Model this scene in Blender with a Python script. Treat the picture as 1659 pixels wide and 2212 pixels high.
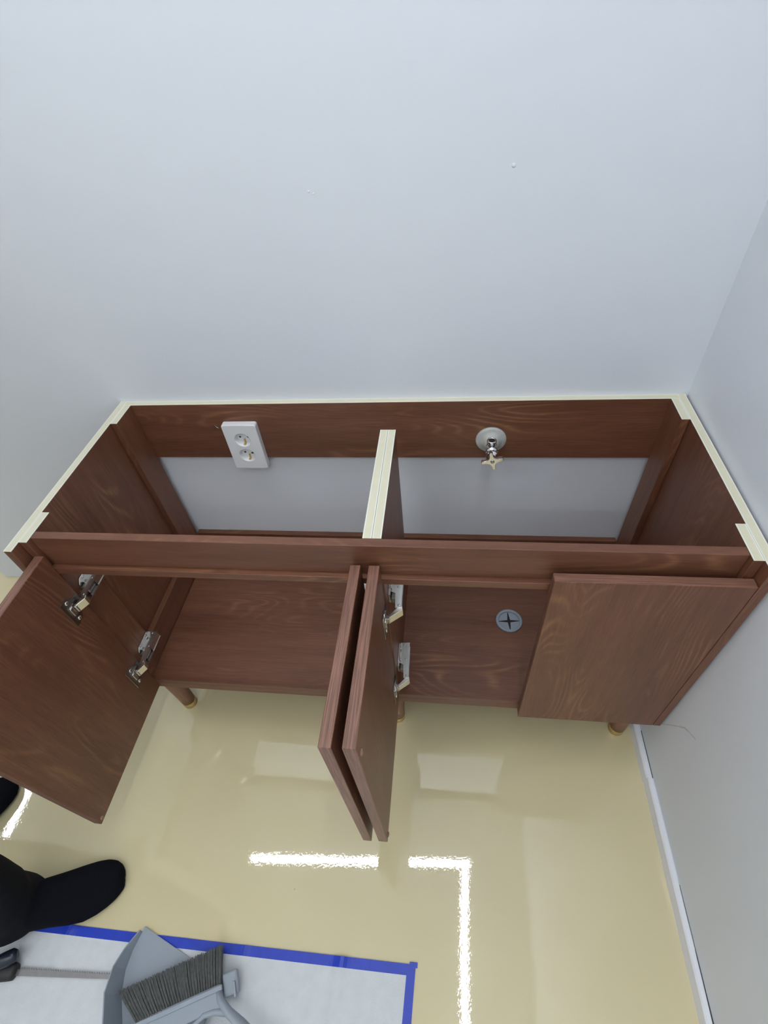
import bpy, bmesh, math, random
from mathutils import Vector, Matrix
random.seed(7)
for o in list(bpy.data.objects):
    bpy.data.objects.remove(o)
scene = bpy.context.scene
COL = scene.collection
T = 0.703            # top of the cabinet above the floor
ROOM_X = 0.605       # right wall
CEIL = 2.3

# ------------------------------------------------------------ camera
cam_data = bpy.data.cameras.new('camera')
cam = bpy.data.objects.new('camera', cam_data)
COL.objects.link(cam)
cam_data.sensor_fit = 'HORIZONTAL'
cam_data.sensor_width = 36.0
cam_data.lens = 1092.17 * 36.0 / 1659.0
cam_data.clip_start = 0.02
cam.matrix_world = Matrix((
    (0.9919197, -0.0147463, 0.1260070, 0.1400839),
    (0.0975883, 0.7233427, -0.6835583, -0.9072403),
    (-0.0810663, 0.6903318, 0.7189369, 0.6041086 + T),
    (0, 0, 0, 1)))
scene.camera = cam

# ------------------------------------------------------------ world, exposure
world = bpy.data.worlds.new('world')
scene.world = world
world.use_nodes = True
world.node_tree.nodes['Background'].inputs[0].default_value = (0.75, 0.85, 1, 1)
world.node_tree.nodes['Background'].inputs[1].default_value = 0.05
scene.view_settings.view_transform = 'Standard'
scene.view_settings.look = 'None'
scene.view_settings.gamma = 1
scene.view_settings.use_curve_mapping = False
scene.view_settings.exposure = 0.0
LED_STRENGTH = 39.5
LED_COLOR = (0.93, 0.975, 1.0, 1)


# ------------------------------------------------------------ materials
def new_mat(name):
    m = bpy.data.materials.new(name)
    m.use_nodes = True
    nt = m.node_tree
    return m, nt, nt.nodes['Principled BSDF']


def simple(name, col, rough=0.5, metal=0.0, spec=0.5, noise=0.0, nscale=40.0, bump=0.0, bscale=200.0):
    m, nt, b = new_mat(name)
    b.inputs['Base Color'].default_value = (*col, 1)
    b.inputs['Roughness'].default_value = rough
    b.inputs['Metallic'].default_value = metal
    b.inputs['Specular IOR Level'].default_value = spec
    tc = nt.nodes.new('ShaderNodeTexCoord')
    n = nt.nodes.new('ShaderNodeTexNoise')
    n.inputs['Scale'].default_value = nscale
    n.inputs['Detail'].default_value = 4
    nt.links.new(tc.outputs['Object'], n.inputs['Vector'])
    mix = nt.nodes.new('ShaderNodeMix')
    mix.data_type = 'RGBA'
    mix.inputs[6].default_value = (*[c * (1 - noise) for c in col], 1)
    mix.inputs[7].default_value = (*[min(1, c * (1 + noise)) for c in col], 1)
    nt.links.new(n.outputs['Fac'], mix.inputs[0])
    nt.links.new(mix.outputs[2], b.inputs['Base Color'])
    if bump > 0:
        n2 = nt.nodes.new('ShaderNodeTexNoise')
        n2.inputs['Scale'].default_value = bscale
        n2.inputs['Detail'].default_value = 3
        nt.links.new(tc.outputs['Object'], n2.inputs['Vector'])
        bp = nt.nodes.new('ShaderNodeBump')
        bp.inputs['Strength'].default_value = bump
        bp.inputs['Distance'].default_value = 0.002
        nt.links.new(n2.outputs['Fac'], bp.inputs['Height'])
        nt.links.new(bp.outputs['Normal'], b.inputs['Normal'])
    return m


def wood(name, dark, mid, light, rough=0.42, grain=1.0, lines=0.0):
    m, nt, b = new_mat(name)
    N, L = nt.nodes, nt.links
    uv = N.new('ShaderNodeUVMap')
    oi = N.new('ShaderNodeObjectInfo')
    sep = N.new('ShaderNodeSeparateXYZ')
    L.new(uv.outputs[0], sep.inputs[0])

    def math_(op, a, bb):
        k = N.new('ShaderNodeMath')
        k.operation = op
        for i, v in enumerate((a, bb)):
            if v is None:
                continue
            if isinstance(v, (int, float)):
                k.inputs[i].default_value = v
            else:
                L.new(v, k.inputs[i])
        return k.outputs[0]
    rnd = math_('MULTIPLY', oi.outputs['Random'], 37.0)

    def coords(su, sv, off):
        c = N.new('ShaderNodeCombineXYZ')
        L.new(math_('MULTIPLY', sep.outputs[0], su), c.inputs[0])
        L.new(math_('MULTIPLY', sep.outputs[1], sv), c.inputs[1])
        L.new(math_('ADD', rnd, off), c.inputs[2])
        return c.outputs[0]

    def noise(su, sv, off, detail=2, dist=0.0, rough_=0.5):
        n = N.new('ShaderNodeTexNoise')
        n.inputs['Scale'].default_value = 1.0
        n.inputs['Detail'].default_value = detail
        n.inputs['Distortion'].default_value = dist
        n.inputs['Roughness'].default_value = rough_
        L.new(coords(su, sv, off), n.inputs['Vector'])
        return n.outputs['Fac']
    cath = noise(1.5, 8.5, 0.0, 1.6, 0.2)
    rings = math_('SINE', math_('MULTIPLY', cath, 170.0), None)
    rings = math_('POWER', math_('ADD', math_('MULTIPLY', rings, 0.5), 0.5), 3.0)
    # figure shows only in patches
    patch = noise(3.5, 10.0, 5.0, 2)
    pm = N.new('ShaderNodeMapRange')
    pm.inputs[1].default_value = 0.50
    pm.inputs[2].default_value = 0.74
    L.new(patch, pm.inputs[0])
    broken = noise(30.0, 200.0, 9.0, 3)
    figure = math_('MULTIPLY', math_('MULTIPLY', rings, pm.outputs[0]), broken)
    streak = noise(3.0, 55.0, 11.0, 4, 0.3, 0.6)
    tone = noise(1.6, 10.0, 17.0, 3, 0.2)
    fiber = noise(22.0, 900.0, 23.0, 3, 0.0, 0.6)
    pores = noise(9.0, 380.0, 31.0, 3, 0.15, 0.65)
    s1 = math_('ADD', math_('ADD', math_('MULTIPLY', tone, 0.42), math_('MULTIPLY', streak, 0.33)), math_('MULTIPLY', pores, 0.25))
    mr = N.new('ShaderNodeMapRange')
    mr.inputs[1].default_value = 0.34
    mr.inputs[2].default_value = 0.66
    L.new(s1, mr.inputs[0])
    m1 = N.new('ShaderNodeMix')
    m1.data_type = 'RGBA'
    m1.inputs[6].default_value = (*dark, 1)
    m1.inputs[7].default_value = (*mid, 1)
    L.new(mr.outputs[0], m1.inputs[0])
    m2 = N.new('ShaderNodeMix')
    m2.data_type = 'RGBA'
    L.new(m1.outputs[2], m2.inputs[6])
    m2.inputs[7].default_value = (*light, 1)
    L.new(math_('MULTIPLY', figure, 0.95 * grain), m2.inputs[0])
    fm = N.new('ShaderNodeMapRange')
    fm.inputs[1].default_value = 0.3
    fm.inputs[2].default_value = 0.7
    fm.inputs[3].default_value = 0.78
    fm.inputs[4].default_value = 1.20
    L.new(fiber, fm.inputs[0])
    if lines > 0:
        ln = noise(11.0, 620.0, 41.0, 2, 0.5, 0.5)
        lm = N.new('ShaderNodeMapRange')
        lm.inputs[1].default_value = 0.42
        lm.inputs[2].default_value = 0.56
        lm.inputs[3].default_value = 1.0 - lines
        lm.inputs[4].default_value = 1.0 + lines * 0.5
        L.new(ln, lm.inputs[0])
        fac = math_('MULTIPLY', fm.outputs[0], lm.outputs[0])
    else:
        fac = fm.outputs[0]
    vm = N.new('ShaderNodeVectorMath')
    vm.operation = 'SCALE'
    L.new(m2.outputs[2], vm.inputs[0])
    L.new(fac, vm.inputs['Scale'])
    L.new(vm.outputs[0], b.inputs['Base Color'])
    b.inputs['Roughness'].default_value = rough
    b.inputs['Specular IOR Level'].default_value = 0.5
    bp = N.new('ShaderNodeBump')
    bp.inputs['Strength'].default_value = 0.25
    bp.inputs['Distance'].default_value = 0.0006
    L.new(fiber, bp.inputs['Height'])
    L.new(bp.outputs['Normal'], b.inputs['Normal'])
    return m


M = {}
M['wood'] = wood('walnut_laminate', (0.108, 0.038, 0.020), (0.203, 0.083, 0.046), (0.38, 0.185, 0.090))
M['wood_edge'] = wood('walnut_edge_band', (0.165, 0.072, 0.047), (0.245, 0.116, 0.078), (0.36, 0.20, 0.14), grain=0.3, lines=0.32)
M['wood_leg'] = wood('leg_wood', (0.20, 0.085, 0.045), (0.26, 0.12, 0.065), (0.32, 0.16, 0.09), grain=0.3)
M['cream'] = simple('cream_edge_band', (0.70, 0.665, 0.50), 0.5, noise=0.05, nscale=60)
M['cream_light'] = simple('pale_edge_bevel', (0.80, 0.80, 0.71), 0.45, noise=0.03)
M['steel'] = simple('hinge_steel', (0.62, 0.60, 0.57), 0.24, 1.0, noise=0.06)
M['steel_dark'] = simple('hinge_inner_steel', (0.22, 0.20, 0.18), 0.35, 1.0, noise=0.1)
M['nickel'] = simple('nickel_link', (0.80, 0.77, 0.68), 0.22, 1.0, noise=0.04)
M['chrome'] = simple('chrome', (0.82, 0.82, 0.84), 0.12, 1.0, noise=0.02)
M['brass'] = simple('brass', (0.62, 0.47, 0.20), 0.35, 0.9, noise=0.06)
M['dark'] = simple('dark_void', (0.012, 0.011, 0.010), 0.8)
M['plastic_white'] = simple('white_plastic', (0.80, 0.81, 0.84), 0.32, noise=0.01)
M['plastic_grey'] = simple('grey_plastic', (0.285, 0.325, 0.375), 0.42, noise=0.04, nscale=30)
M['grommet'] = simple('grey_rubber_grommet', (0.27, 0.30, 0.35), 0.5, noise=0.05)
M['flange'] = simple('grey_escutcheon', (0.48, 0.49, 0.47), 0.45, noise=0.22, nscale=55)
M['bumper'] = simple('clear_bumper', (0.30, 0.16, 0.11), 0.12, noise=0.02)
M['bristle'] = simple('bristle_grey', (0.125, 0.13, 0.13), 0.6, noise=0.5, nscale=160)
M['navy'] = simple('navy_plastic', (0.012, 0.016, 0.028), 0.22, noise=0.1)
M['black_rubber'] = simple('black_rubber', (0.012, 0.012, 0.014), 0.55, noise=0.1)
M['blade'] = simple('blade_steel', (0.30, 0.29, 0.30), 0.4, 0.9, noise=0.15, nscale=120)
M['sock'] = simple('black_sock', (0.0055, 0.006, 0.0095), 0.95, spec=0.1, noise=0.35, nscale=300, bump=0.6, bscale=900)
M['trouser'] = simple('black_trouser', (0.0075, 0.0085, 0.012), 0.9, spec=0.15, noise=0.25, nscale=200, bump=0.5, bscale=700)
M['shirt'] = simple('dark_shirt', (0.02, 0.022, 0.03), 0.9, spec=0.2, noise=0.2, nscale=200)
M['skin'] = simple('skin', (0.55, 0.33, 0.24), 0.5, noise=0.05)
M['hair'] = simple('black_hair', (0.012, 0.010, 0.009), 0.5, noise=0.3, nscale=150)
M['mat'] = simple('white_woven_sheet', (0.62, 0.645, 0.67), 0.55, noise=0.10, nscale=45, bump=0.35, bscale=420)
M['tape'] = simple('blue_border', (0.010, 0.042, 0.46), 0.4, noise=0.22, nscale=60)
M['baseboard'] = simple('white_baseboard', (0.84, 0.85, 0.91), 0.35, noise=0.02)
M['gap'] = simple('baseboard_gap', (0.05, 0.055, 0.06), 0.9)
M['stain'] = simple('wall_stain', (0.60, 0.585, 0.60), 0.9, noise=0.1)
M['led_body'] = simple('white_aluminium', (0.8, 0.8, 0.8), 0.5)


def wall_material(name, col):
    m, nt, b = new_mat(name)
    N, L = nt.nodes, nt.links
    tc = N.new('ShaderNodeTexCoord')
    n1 = N.new('ShaderNodeTexNoise')
    n1.inputs['Scale'].default_value = 2.5
    n1.inputs['Detail'].default_value = 5
    L.new(tc.outputs['Object'], n1.inputs['Vector'])
    mix = N.new('ShaderNodeMix')
    mix.data_type = 'RGBA'
    mix.inputs[6].default_value = (*[c * 0.985 for c in col], 1)
    mix.inputs[7].default_value = (col[0] * 1.01, col[1] * 1.012, col[2] * 1.012, 1)
    L.new(n1.outputs['Fac'], mix.inputs[0])
    L.new(mix.outputs[2], b.inputs['Base Color'])
    b.inputs['Roughness'].default_value = 0.55
    b.inputs['Specular IOR Level'].default_value = 0.35
    n2 = N.new('ShaderNodeTexNoise')
    n2.inputs['Scale'].default_value = 420
    n2.inputs['Detail'].default_value = 3
    L.new(tc.outputs['Object'], n2.inputs['Vector'])
    n3 = N.new('ShaderNodeTexNoise')
    n3.inputs['Scale'].default_value = 9
    n3.inputs['Detail'].default_value = 2
    L.new(tc.outputs['Object'], n3.inputs['Vector'])
    b1 = N.new('ShaderNodeBump')
    b1.inputs['Strength'].default_value = 0.12
    b1.inputs['Distance'].default_value = 0.0006
    L.new(n2.outputs['Fac'], b1.inputs['Height'])
    b2 = N.new('ShaderNodeBump')
    b2.inputs['Strength'].default_value = 0.15
    b2.inputs['Distance'].default_value = 0.006
    L.new(n3.outputs['Fac'], b2.inputs['Height'])
    L.new(b1.outputs['Normal'], b2.inputs['Normal'])
    L.new(b2.outputs['Normal'], b.inputs['Normal'])
    return m


def floor_material():
    m, nt, b = new_mat('epoxy_floor')
    N, L = nt.nodes, nt.links
    tc = N.new('ShaderNodeTexCoord')
    n1 = N.new('ShaderNodeTexNoise')
    n1.inputs['Scale'].default_value = 3.0
    n1.inputs['Detail'].default_value = 4
    L.new(tc.outputs['Object'], n1.inputs['Vector'])
    mix = N.new('ShaderNodeMix')
    mix.data_type = 'RGBA'
    mix.inputs[6].default_value = (0.680, 0.590, 0.355, 1)
    mix.inputs[7].default_value = (0.715, 0.630, 0.400, 1)
    L.new(n1.outputs['Fac'], mix.inputs[0])
    # sparse dirt specks
    v = N.new('ShaderNodeTexVoronoi')
    v.inputs['Scale'].default_value = 15.0
    v.inputs['Randomness'].default_value = 1.0
    L.new(tc.outputs['Object'], v.inputs['Vector'])
    mr = N.new('ShaderNodeMapRange')
    mr.inputs[1].default_value = 0.014
    mr.inputs[2].default_value = 0.034
    mr.inputs[3].default_value = 0.55
    mr.inputs[4].default_value = 0.0
    L.new(v.outputs['Distance'], mr.inputs[0])
    mix2 = N.new('ShaderNodeMix')
    mix2.data_type = 'RGBA'
    L.new(mr.outputs[0], mix2.inputs[0])
    L.new(mix.outputs[2], mix2.inputs[6])
    mix2.inputs[7].default_value = (0.25, 0.20, 0.12, 1)
    L.new(mix2.outputs[2], b.inputs['Base Color'])
    b.inputs['Roughness'].default_value = 0.012
    b.inputs['IOR'].default_value = 1.85
    # faint orange peel of the coating
    n2 = N.new('ShaderNodeTexNoise')
    n2.inputs['Scale'].default_value = 190
    n2.inputs['Detail'].default_value = 2
    L.new(tc.outputs['Object'], n2.inputs['Vector'])
    n3 = N.new('ShaderNodeTexNoise')
    n3.inputs['Scale'].default_value = 3.5
    n3.inputs['Detail'].default_value = 1
    L.new(tc.outputs['Object'], n3.inputs['Vector'])
    b1 = N.new('ShaderNodeBump')
    b1.inputs['Strength'].default_value = 0.05
    b1.inputs['Distance'].default_value = 0.0006
    L.new(n2.outputs['Fac'], b1.inputs['Height'])
    b2 = N.new('ShaderNodeBump')
    b2.inputs['Strength'].default_value = 0.045
    b2.inputs['Distance'].default_value = 0.004
    L.new(n3.outputs['Fac'], b2.inputs['Height'])
    L.new(b1.outputs['Normal'], b2.inputs['Normal'])
    L.new(b2.outputs['Normal'], b.inputs['Normal'])
    return m


def emit_mat(name):
    m, nt, b = new_mat(name)
    b.inputs['Base Color'].default_value = (0.9, 0.9, 0.9, 1)
    b.inputs['Emission Color'].default_value = LED_COLOR
    b.inputs['Emission Strength'].default_value = LED_STRENGTH
    return m


M['wall'] = wall_material('wallpaper', (0.74, 0.772, 0.835))
M['ceiling'] = wall_material('ceiling_paint', (0.88, 0.89, 0.90))
M['wall_bounce'] = wall_material('bounce_white', (0.86, 0.87, 0.885))  # for walls out of view, made whiter to bounce more light
M['floor'] = floor_material()
M['led'] = emit_mat('led_diffuser')

# ------------------------------------------------------------ geometry helpers
WLOC = {}


def thing(name, loc, label=None, cat=None, group=None):
    o = bpy.data.objects.new(name, None)
    COL.objects.link(o)
    o.location = loc
    o.empty_display_size = 0.05
    WLOC[o.name] = Vector(loc)
    if label:
        o['label'] = label
    if cat:
        o['category'] = cat
    if group:
        o['group'] = group
    return o


class MB:
    """collects shapes in world coordinates, builds ONE mesh object"""

    def __init__(self):
        self.bm = bmesh.new()

    def box(self, x0, x1, y0, y1, z0, z1, bevel=0.0, seg=1, mi=0):
        t = bmesh.new()
        vs = [t.verts.new((x, y, z)) for x in (x0, x1) for y in (y0, y1) for z in (z0, z1)]
        for f in ((0, 1, 3, 2), (4, 6, 7, 5), (0, 4, 5, 1), (2, 3, 7, 6), (0, 2, 6, 4), (1, 5, 7, 3)):
            t.faces.new([vs[i] for i in f])
        if bevel > 0:
            bmesh.ops.bevel(t, geom=t.edges[:], offset=bevel, segments=seg, affect='EDGES', profile=0.5)
        self._merge(t, mi)
        return self

    def _merge(self, t, mi=0, mat=None):
        bmesh.ops.recalc_face_normals(t, faces=t.faces[:])
        if mat is not None:
            bmesh.ops.transform(t, matrix=mat, verts=t.verts[:])
        mp = {}
        for v in t.verts:
            mp[v] = self.bm.verts.new(v.co)
        for f in t.faces:
            try:
                nf = self.bm.faces.new([mp[v] for v in f.verts])
                nf.material_index = mi
                nf.smooth = f.smooth
            except ValueError:
                pass
        t.free()

    def prism(self, pts, a, b, axis='z', bevel=0.0, seg=1, mi=0):
        """extrude polygon pts (in the two axes other than `axis`, in xyz order) from a to b"""
        def p3(p, h):
            return {'z': (p[0], p[1], h), 'y': (p[0], h, p[1]), 'x': (h, p[0], p[1])}[axis]
        t = bmesh.new()
        lo = [t.verts.new(p3(p, a)) for p in pts]
        hi = [t.verts.new(p3(p, b)) for p in pts]
        n = len(pts)
        t.faces.new(lo)
        t.faces.new(hi)
        for i in range(n):
            t.faces.new((lo[i], lo[(i + 1) % n], hi[(i + 1) % n], hi[i]))
        bmesh.ops.recalc_face_normals(t, faces=t.faces[:])
        if bevel > 0:
            bmesh.ops.bevel(t, geom=t.edges[:], offset=bevel, segments=seg, affect='EDGES', profile=0.5)
        self._merge(t, mi)
        return self

    def lathe(self, prof, origin, direction, n=24, mi=0, cap=True):
        """profile [(r, h)] revolved round `direction` from origin"""
        t = bmesh.new()
        d = Vector(direction).normalized()
        q = Vector((0, 0, 1)).rotation_difference(d)
        rings = []
        for r, h in prof:
            ring = []
            for i in range(n):
                a = 2 * math.pi * i / n
                ring.append(t.verts.new(Vector(origin) + q @ Vector((r * math.cos(a), r * math.sin(a), h))))
            rings.append(ring)
        for k in range(len(rings) - 1):
            for i in range(n):
                f = t.faces.new((rings[k][i], rings[k][(i + 1) % n], rings[k + 1][(i + 1) % n], rings[k + 1][i]))
                f.smooth = True
        if cap:
            t.faces.new(rings[0])
            t.faces.new(rings[-1])
        self._merge(t, mi)
        return self

    def loft(self, sections, mi=0, cap=True, smooth=True, closed=True):
        t = bmesh.new()
        rings = [[t.verts.new(p) for p in s] for s in sections]
        n = len(rings[0])
        for k in range(len(rings) - 1):
            for i in range(n if closed else n - 1):
                f = t.faces.new((rings[k][i], rings[k][(i + 1) % n], rings[k + 1][(i + 1) % n], rings[k + 1][i]))
                f.smooth = smooth
        if cap and closed:
            for r in (rings[0], rings[-1]):
                f = t.faces.new(r)
                f.smooth = smooth
        self._merge(t, mi)
        return self

    def tube(self, pts, radii, n=14, mi=0):
        pts = [Vector(p) for p in pts]
        secs = []
        for i, p in enumerate(pts):
            a = pts[max(0, i - 1)]
            b = pts[min(len(pts) - 1, i + 1)]
            d = (b - a).normalized()
            q = Vector((0, 0, 1)).rotation_difference(d)
            r = radii[i] if isinstance(radii, (list, tuple)) else radii
            rx, ry = r if isinstance(r, (list, tuple)) else (r, r)
            secs.append([p + q @ Vector((rx * math.cos(2 * math.pi * k / n), ry * math.sin(2 * math.pi * k / n), 0)) for k in range(n)])
        return self.loft(secs, mi)

    def build(self, name, mats, parent=None, grain=None, smooth=None):
        bm = self.bm
        vs = [v.co for v in bm.verts]
        lo = Vector((min(v.x for v in vs), min(v.y for v in vs), min(v.z for v in vs)))
        hi = Vector((max(v.x for v in vs), max(v.y for v in vs), max(v.z for v in vs)))
        c = (lo + hi) / 2
        size = hi - lo
        if parent is None:
            c.z = lo.z
        if grain is not None:
            g = 'xyz'.index(grain)
            uvl = bm.loops.layers.uv.new('UVMap')
            bm.normal_update()
            for f in bm.faces:
                nrm = f.normal
                a = max(range(3), key=lambda i: abs(nrm[i]))
                oth = [i for i in range(3) if i != a]
                if a == g:
                    u = max(oth, key=lambda i: size[i])
                else:
                    u = g
                w = [i for i in oth if i != u][0]
                for lp in f.loops:
                    p = lp.vert.co
                    lp[uvl].uv = (p[u], p[w] + 0.37 * p[a] + a * 0.21)
        if smooth is not None:
            for f in bm.faces:
                f.smooth = smooth
        for v in bm.verts:
            v.co -= c
        me = bpy.data.meshes.new(name)
        bm.to_mesh(me)
        bm.free()
        for m in (mats if isinstance(mats, (list, tuple)) else [mats]):
            me.materials.append(M[m])
        o = bpy.data.objects.new(name, me)
        COL.objects.link(o)
        if parent is not None:
            o.parent = parent
            o.location = c - WLOC[parent.name]
        else:
            o.location = c
        WLOC[o.name] = c.copy()
        return o


def tag(o, label=None, cat=None, group=None, kind=None):
    for k, v in (('label', label), ('category', cat), ('group', group), ('kind', kind)):
        if v:
            o[k] = v
    return o


def board(name, parent, x0, x1, y0, y1, z0, z1, grain, mat='wood', bevel=0.0007):
    """a board of the cabinet; z is given relative to the cabinet top"""
    return MB().box(x0, x1, y0, y1, z0 + T, z1 + T, bevel).build(name, mat, parent, grain)


# ------------------------------------------------------------ room
XL, YF, YB2 = -3.1, -2.7, 1.3
WEND = -1.38
tag(MB().box(XL, ROOM_X + 0.1, YF - 0.1, YB2 + 0.1, -0.1, 0.0).build('floor', 'floor'), kind='structure')
tag(MB().box(XL, ROOM_X + 0.1, YF - 0.1, YB2 + 0.1, CEIL, CEIL + 0.1).build('ceiling', 'ceiling'), kind='structure')
wb = MB().box(WEND, ROOM_X + 0.1, 0.0, 0.12, 0, CEIL, 0.002).build('wall_back', 'wall')
tag(wb, kind='structure')
wr = MB().box(ROOM_X, ROOM_X + 0.1, YF, 0.0, 0, CEIL).build('wall_right', 'wall')
tag(wr, kind='structure')
tag(MB().box(XL - 0.1, XL, YF, YB2, 0, CEIL).build('wall_left', 'wall_bounce'), kind='structure')
tag(MB().box(XL, ROOM_X + 0.1, YF - 0.1, YF, 0, CEIL).build('wall_front_unseen', 'wall_bounce'), kind='structure')  # unseen wall, set nearer to bounce light onto the cabinet
tag(MB().box(XL, WEND + 0.05, YB2, YB2 + 0.1, 0, CEIL).build('wall_far', 'wall_bounce'), kind='structure')
tag(MB().box(WEND, WEND + 0.1, 0.12, YB2, 0, CEIL).build('wall_return', 'wall_bounce'), kind='structure')

# small dents and a hairline stain in the wallpaper
for (dx, dz, r) in ((0.2294, 0.4035 + T, 0.0035), (-0.0876, 0.3872 + T, 0.002), (-0.0805, 0.3840 + T, 0.0017)):
    MB().lathe([(r, 0.0), (r * 0.8, 0.0007), (r * 0.2, 0.0011)], (dx, 0.0002, dz), (0, -1, 0), 12).build('wallpaper_bump', 'wall', wb)
crk = [(-0.4325, 0.155), (-0.452, 0.200), (-0.470, 0.238), (-0.4795, 0.2575), (-0.490, 0.268), (-0.503, 0.280), (-0.512, 0.287)]
cm = MB()
for i in range(len(crk) - 1):
    (y0, z0), (y1, z1) = crk[i], crk[i + 1]
    w = 0.0016 if i in (2, 3) else 0.0009
    d = Vector((y1 - y0, z1 - z0)).normalized()
    nx, nz = -d.y * w, d.x * w
    cm.prism([(y0 + nx, z0 + nz), (y0 - nx, z0 - nz), (y1 - nx, z1 - nz), (y1 + nx, z1 + nz)], ROOM_X - 0.0004, ROOM_X + 0.001, 'x')
cm.build('hairline_stain', 'stain', wr)

# baseboard along the right wall: two lengths with a joint, and along the back wall
BJ = -0.505


def baseboard(name, y0, y1, xin, h):
    prof = [(xin, 0), (ROOM_X, 0), (ROOM_X, h - 0.001), (ROOM_X - 0.002, h), (xin + 0.004, h), (xin + 0.001, h - 0.003)]
    return MB().prism(prof, y0, y1, 'y').build(name, 'baseboard')


bs = tag(baseboard('baseboard_right', BJ, -0.001, ROOM_X - 0.0150, 0.030), kind='structure')
bs2 = tag(baseboard('baseboard_right_front', YF, BJ - 0.0006, ROOM_X - 0.0130, 0.032), kind='structure')
gp = MB()
gp.box(ROOM_X - 0.0013, ROOM_X - 0.0002, BJ, -0.4, 0.028, 0.0308)
gp.build('gap_line', 'gap', bs)
gp = MB()
pts = []
yy = -0.70
while yy > -1.4:
    pts.append((yy, 0.0004 + 0.0011 * max(0, math.sin((yy + 0.70) * 21)) + 0.0008 * (1 if yy < -0.8 else 0)))
    yy -= 0.012
gp.prism([(ROOM_X - 0.0002 - w, y) for y, w in pts] + [(ROOM_X - 0.0001, y) for y, w in reversed(pts)], 0.0315, 0.0326, 'z')
gp.build('gap_line', 'gap', bs2)


# ------------------------------------------------------------ ceiling lights (some mirrored in the floor, the rest added as unseen fill)
def led(p0, p1, label, w=0.033):
    p0, p1 = Vector(p0), Vector(p1)
    d = (p1 - p0).normalized()
    n = Vector((-d.y, d.x))
    mid = (p0 + p1) / 2
    t = thing('linear_ceiling_light', (mid.x, mid.y, CEIL), label, 'ceiling light', 'linear ceiling lights')

    def quad(hw, e):
        a, b = p0 - d * e, p1 + d * e
        return [tuple(a + n * hw), tuple(a - n * hw), tuple(b - n * hw), tuple(b + n * hw)]
    MB().prism(quad(w / 2 + 0.003, 0.003), CEIL - 0.012, CEIL, 'z').build('housing', 'led_body', t)
    MB().prism(quad(w / 2, 0), CEIL - 0.016, CEIL - 0.0115, 'z').build('diffuser', 'led', t)


led((-1.013, -0.407), (0.291, -0.325), 'white linear ceiling light mirrored in the floor below the open doors')
led((0.2655, -0.352), (0.246, -2.5), 'long white linear ceiling light mirrored in the floor towards the right wall')
led((-2.665, -0.43), (-2.70, 1.2), 'white linear ceiling light mirrored in the floor beside the left foot')
led((-0.10, -1.55), (-1.60, -1.55), 'added unseen fill strip across the room just behind the camera')  # this and the two below: added out of view for more light
led((-0.10, -2.25), (-1.60, -2.25), 'added unseen fill strip across the room nearest the front wall')
led((-2.10, -1.30), (-2.10, -2.40), 'added unseen fill strip running along the left side of the room')

# ------------------------------------------------------------ cabinet
cab = thing('sink_cabinet', (0, -0.22, 0), 'brown woodgrain sink base cabinet without worktop, three doors standing open', 'cabinet')
t15 = 0.015
HP = -0.5455
YD = -0.4378
DT = 0.0170          # door thickness
ZDT = -0.0365        # door top


def edge_strip(parent, pts, z=0.0):
    """pale raw edge on the top of a board: cream core with lighter bevels; pts = footprint rectangle x0,x1,y0,y1"""
    x0, x1, y0, y1 = pts
    m = MB()
    z0 = z + T - 0.0002
    alongx = (x1 - x0) > (y1 - y0)
    b = 0.0019
    h = 0.0006
    if alongx:
        m.box(x0, x1, y0 + b, y1 - b, z0, z0 + h, mi=0)
        m.box(x0, x1, y0, y0 + b, z0, z0 + h, mi=1)
        m.box(x0, x1, y1 - b, y1, z0, z0 + h, mi=1)
    else:
        m.box(x0 + b, x1 - b, y0, y1, z0, z0 + h, mi=0)
        m.box(x0, x0 + b, y0, y1, z0, z0 + h, mi=1)
        m.box(x1 - b, x1, y0, y1, z0, z0 + h, mi=1)
    o = m.build('edge_band', ['cream', 'cream_light'], parent)
    o['label'] = 'pale cream top edge'
    return o


for s in (-1, 1):
    xs = sorted((s * 0.6, s * (0.6 - t15)))
    p = board('side_panel', cab, xs[0], xs[1], YD, 0.0, HP, 0, 'z')
    edge_strip(p, (xs[0], xs[1], YD, 0.0))
    xi = sorted((s * (0.585 - 0.0004), s * 0.570))
    p = board('rear_stile', cab, xi[0], xi[1], -0.083, -t15 - 0.0002, HP, 0, 'z')
    edge_strip(p, (xi[0], xi[1], -0.083, -t15 - 0.0002))
    p = board('front_stile', cab, xi[0], xi[1], -0.4172, -0.3465, HP, 0, 'z')
    edge_strip(p, (xi[0], xi[1], -0.4172, -0.3465))
    board('lower_side_rail', cab, xi[0], xi[1], -0.3463, -0.0832, -0.512, -0.436, 'y')
p = board('back_rail', cab, -0.585, 0.585, -t15, -0.0002, -0.1515, 0, 'x')
edge_strip(p, (-0.5848, 0.5848, -t15, -0.0002))
# torn chip in the back rail beside the socket
MB().prism([(-0.396, -0.064 + T), (-0.390, -0.055 + T), (-0.387, -0.060 + T), (-0.3825, -0.0635 + T), (-0.389, -0.0665 + T)], -0.0165, -0.0148, 'y', 0.0004).build('chipped_hole', 'steel', p)['label'] = 'small chipped hole'
board('lower_back_rail', cab, -0.57, 0.57, -t15, -0.0002, -0.512, -0.432, 'x')
board('front_rail', cab, -0.5695, 0.5695, -0.4072, -0.3915, -0.0715, 0, 'x')
board('front_ledge', cab, -0.5695, 0.5695, -0.4168, -0.3915, -0.0875, -0.0717, 'x')
board('bottom_board', cab, -0.5695, 0.0195, -0.4166, -t15 - 0.0002, -0.5275, -0.5125, 'x')
bb = board('bottom_board', cab, 0.0199, 0.5695, -0.4166, -t15 - 0.0002, -0.5275, -0.5125, 'x')
board('bottom_rail', cab, -0.5695, 0.0195, -0.4166, -0.4016, -0.5515, -0.5277, 'x')
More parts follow.
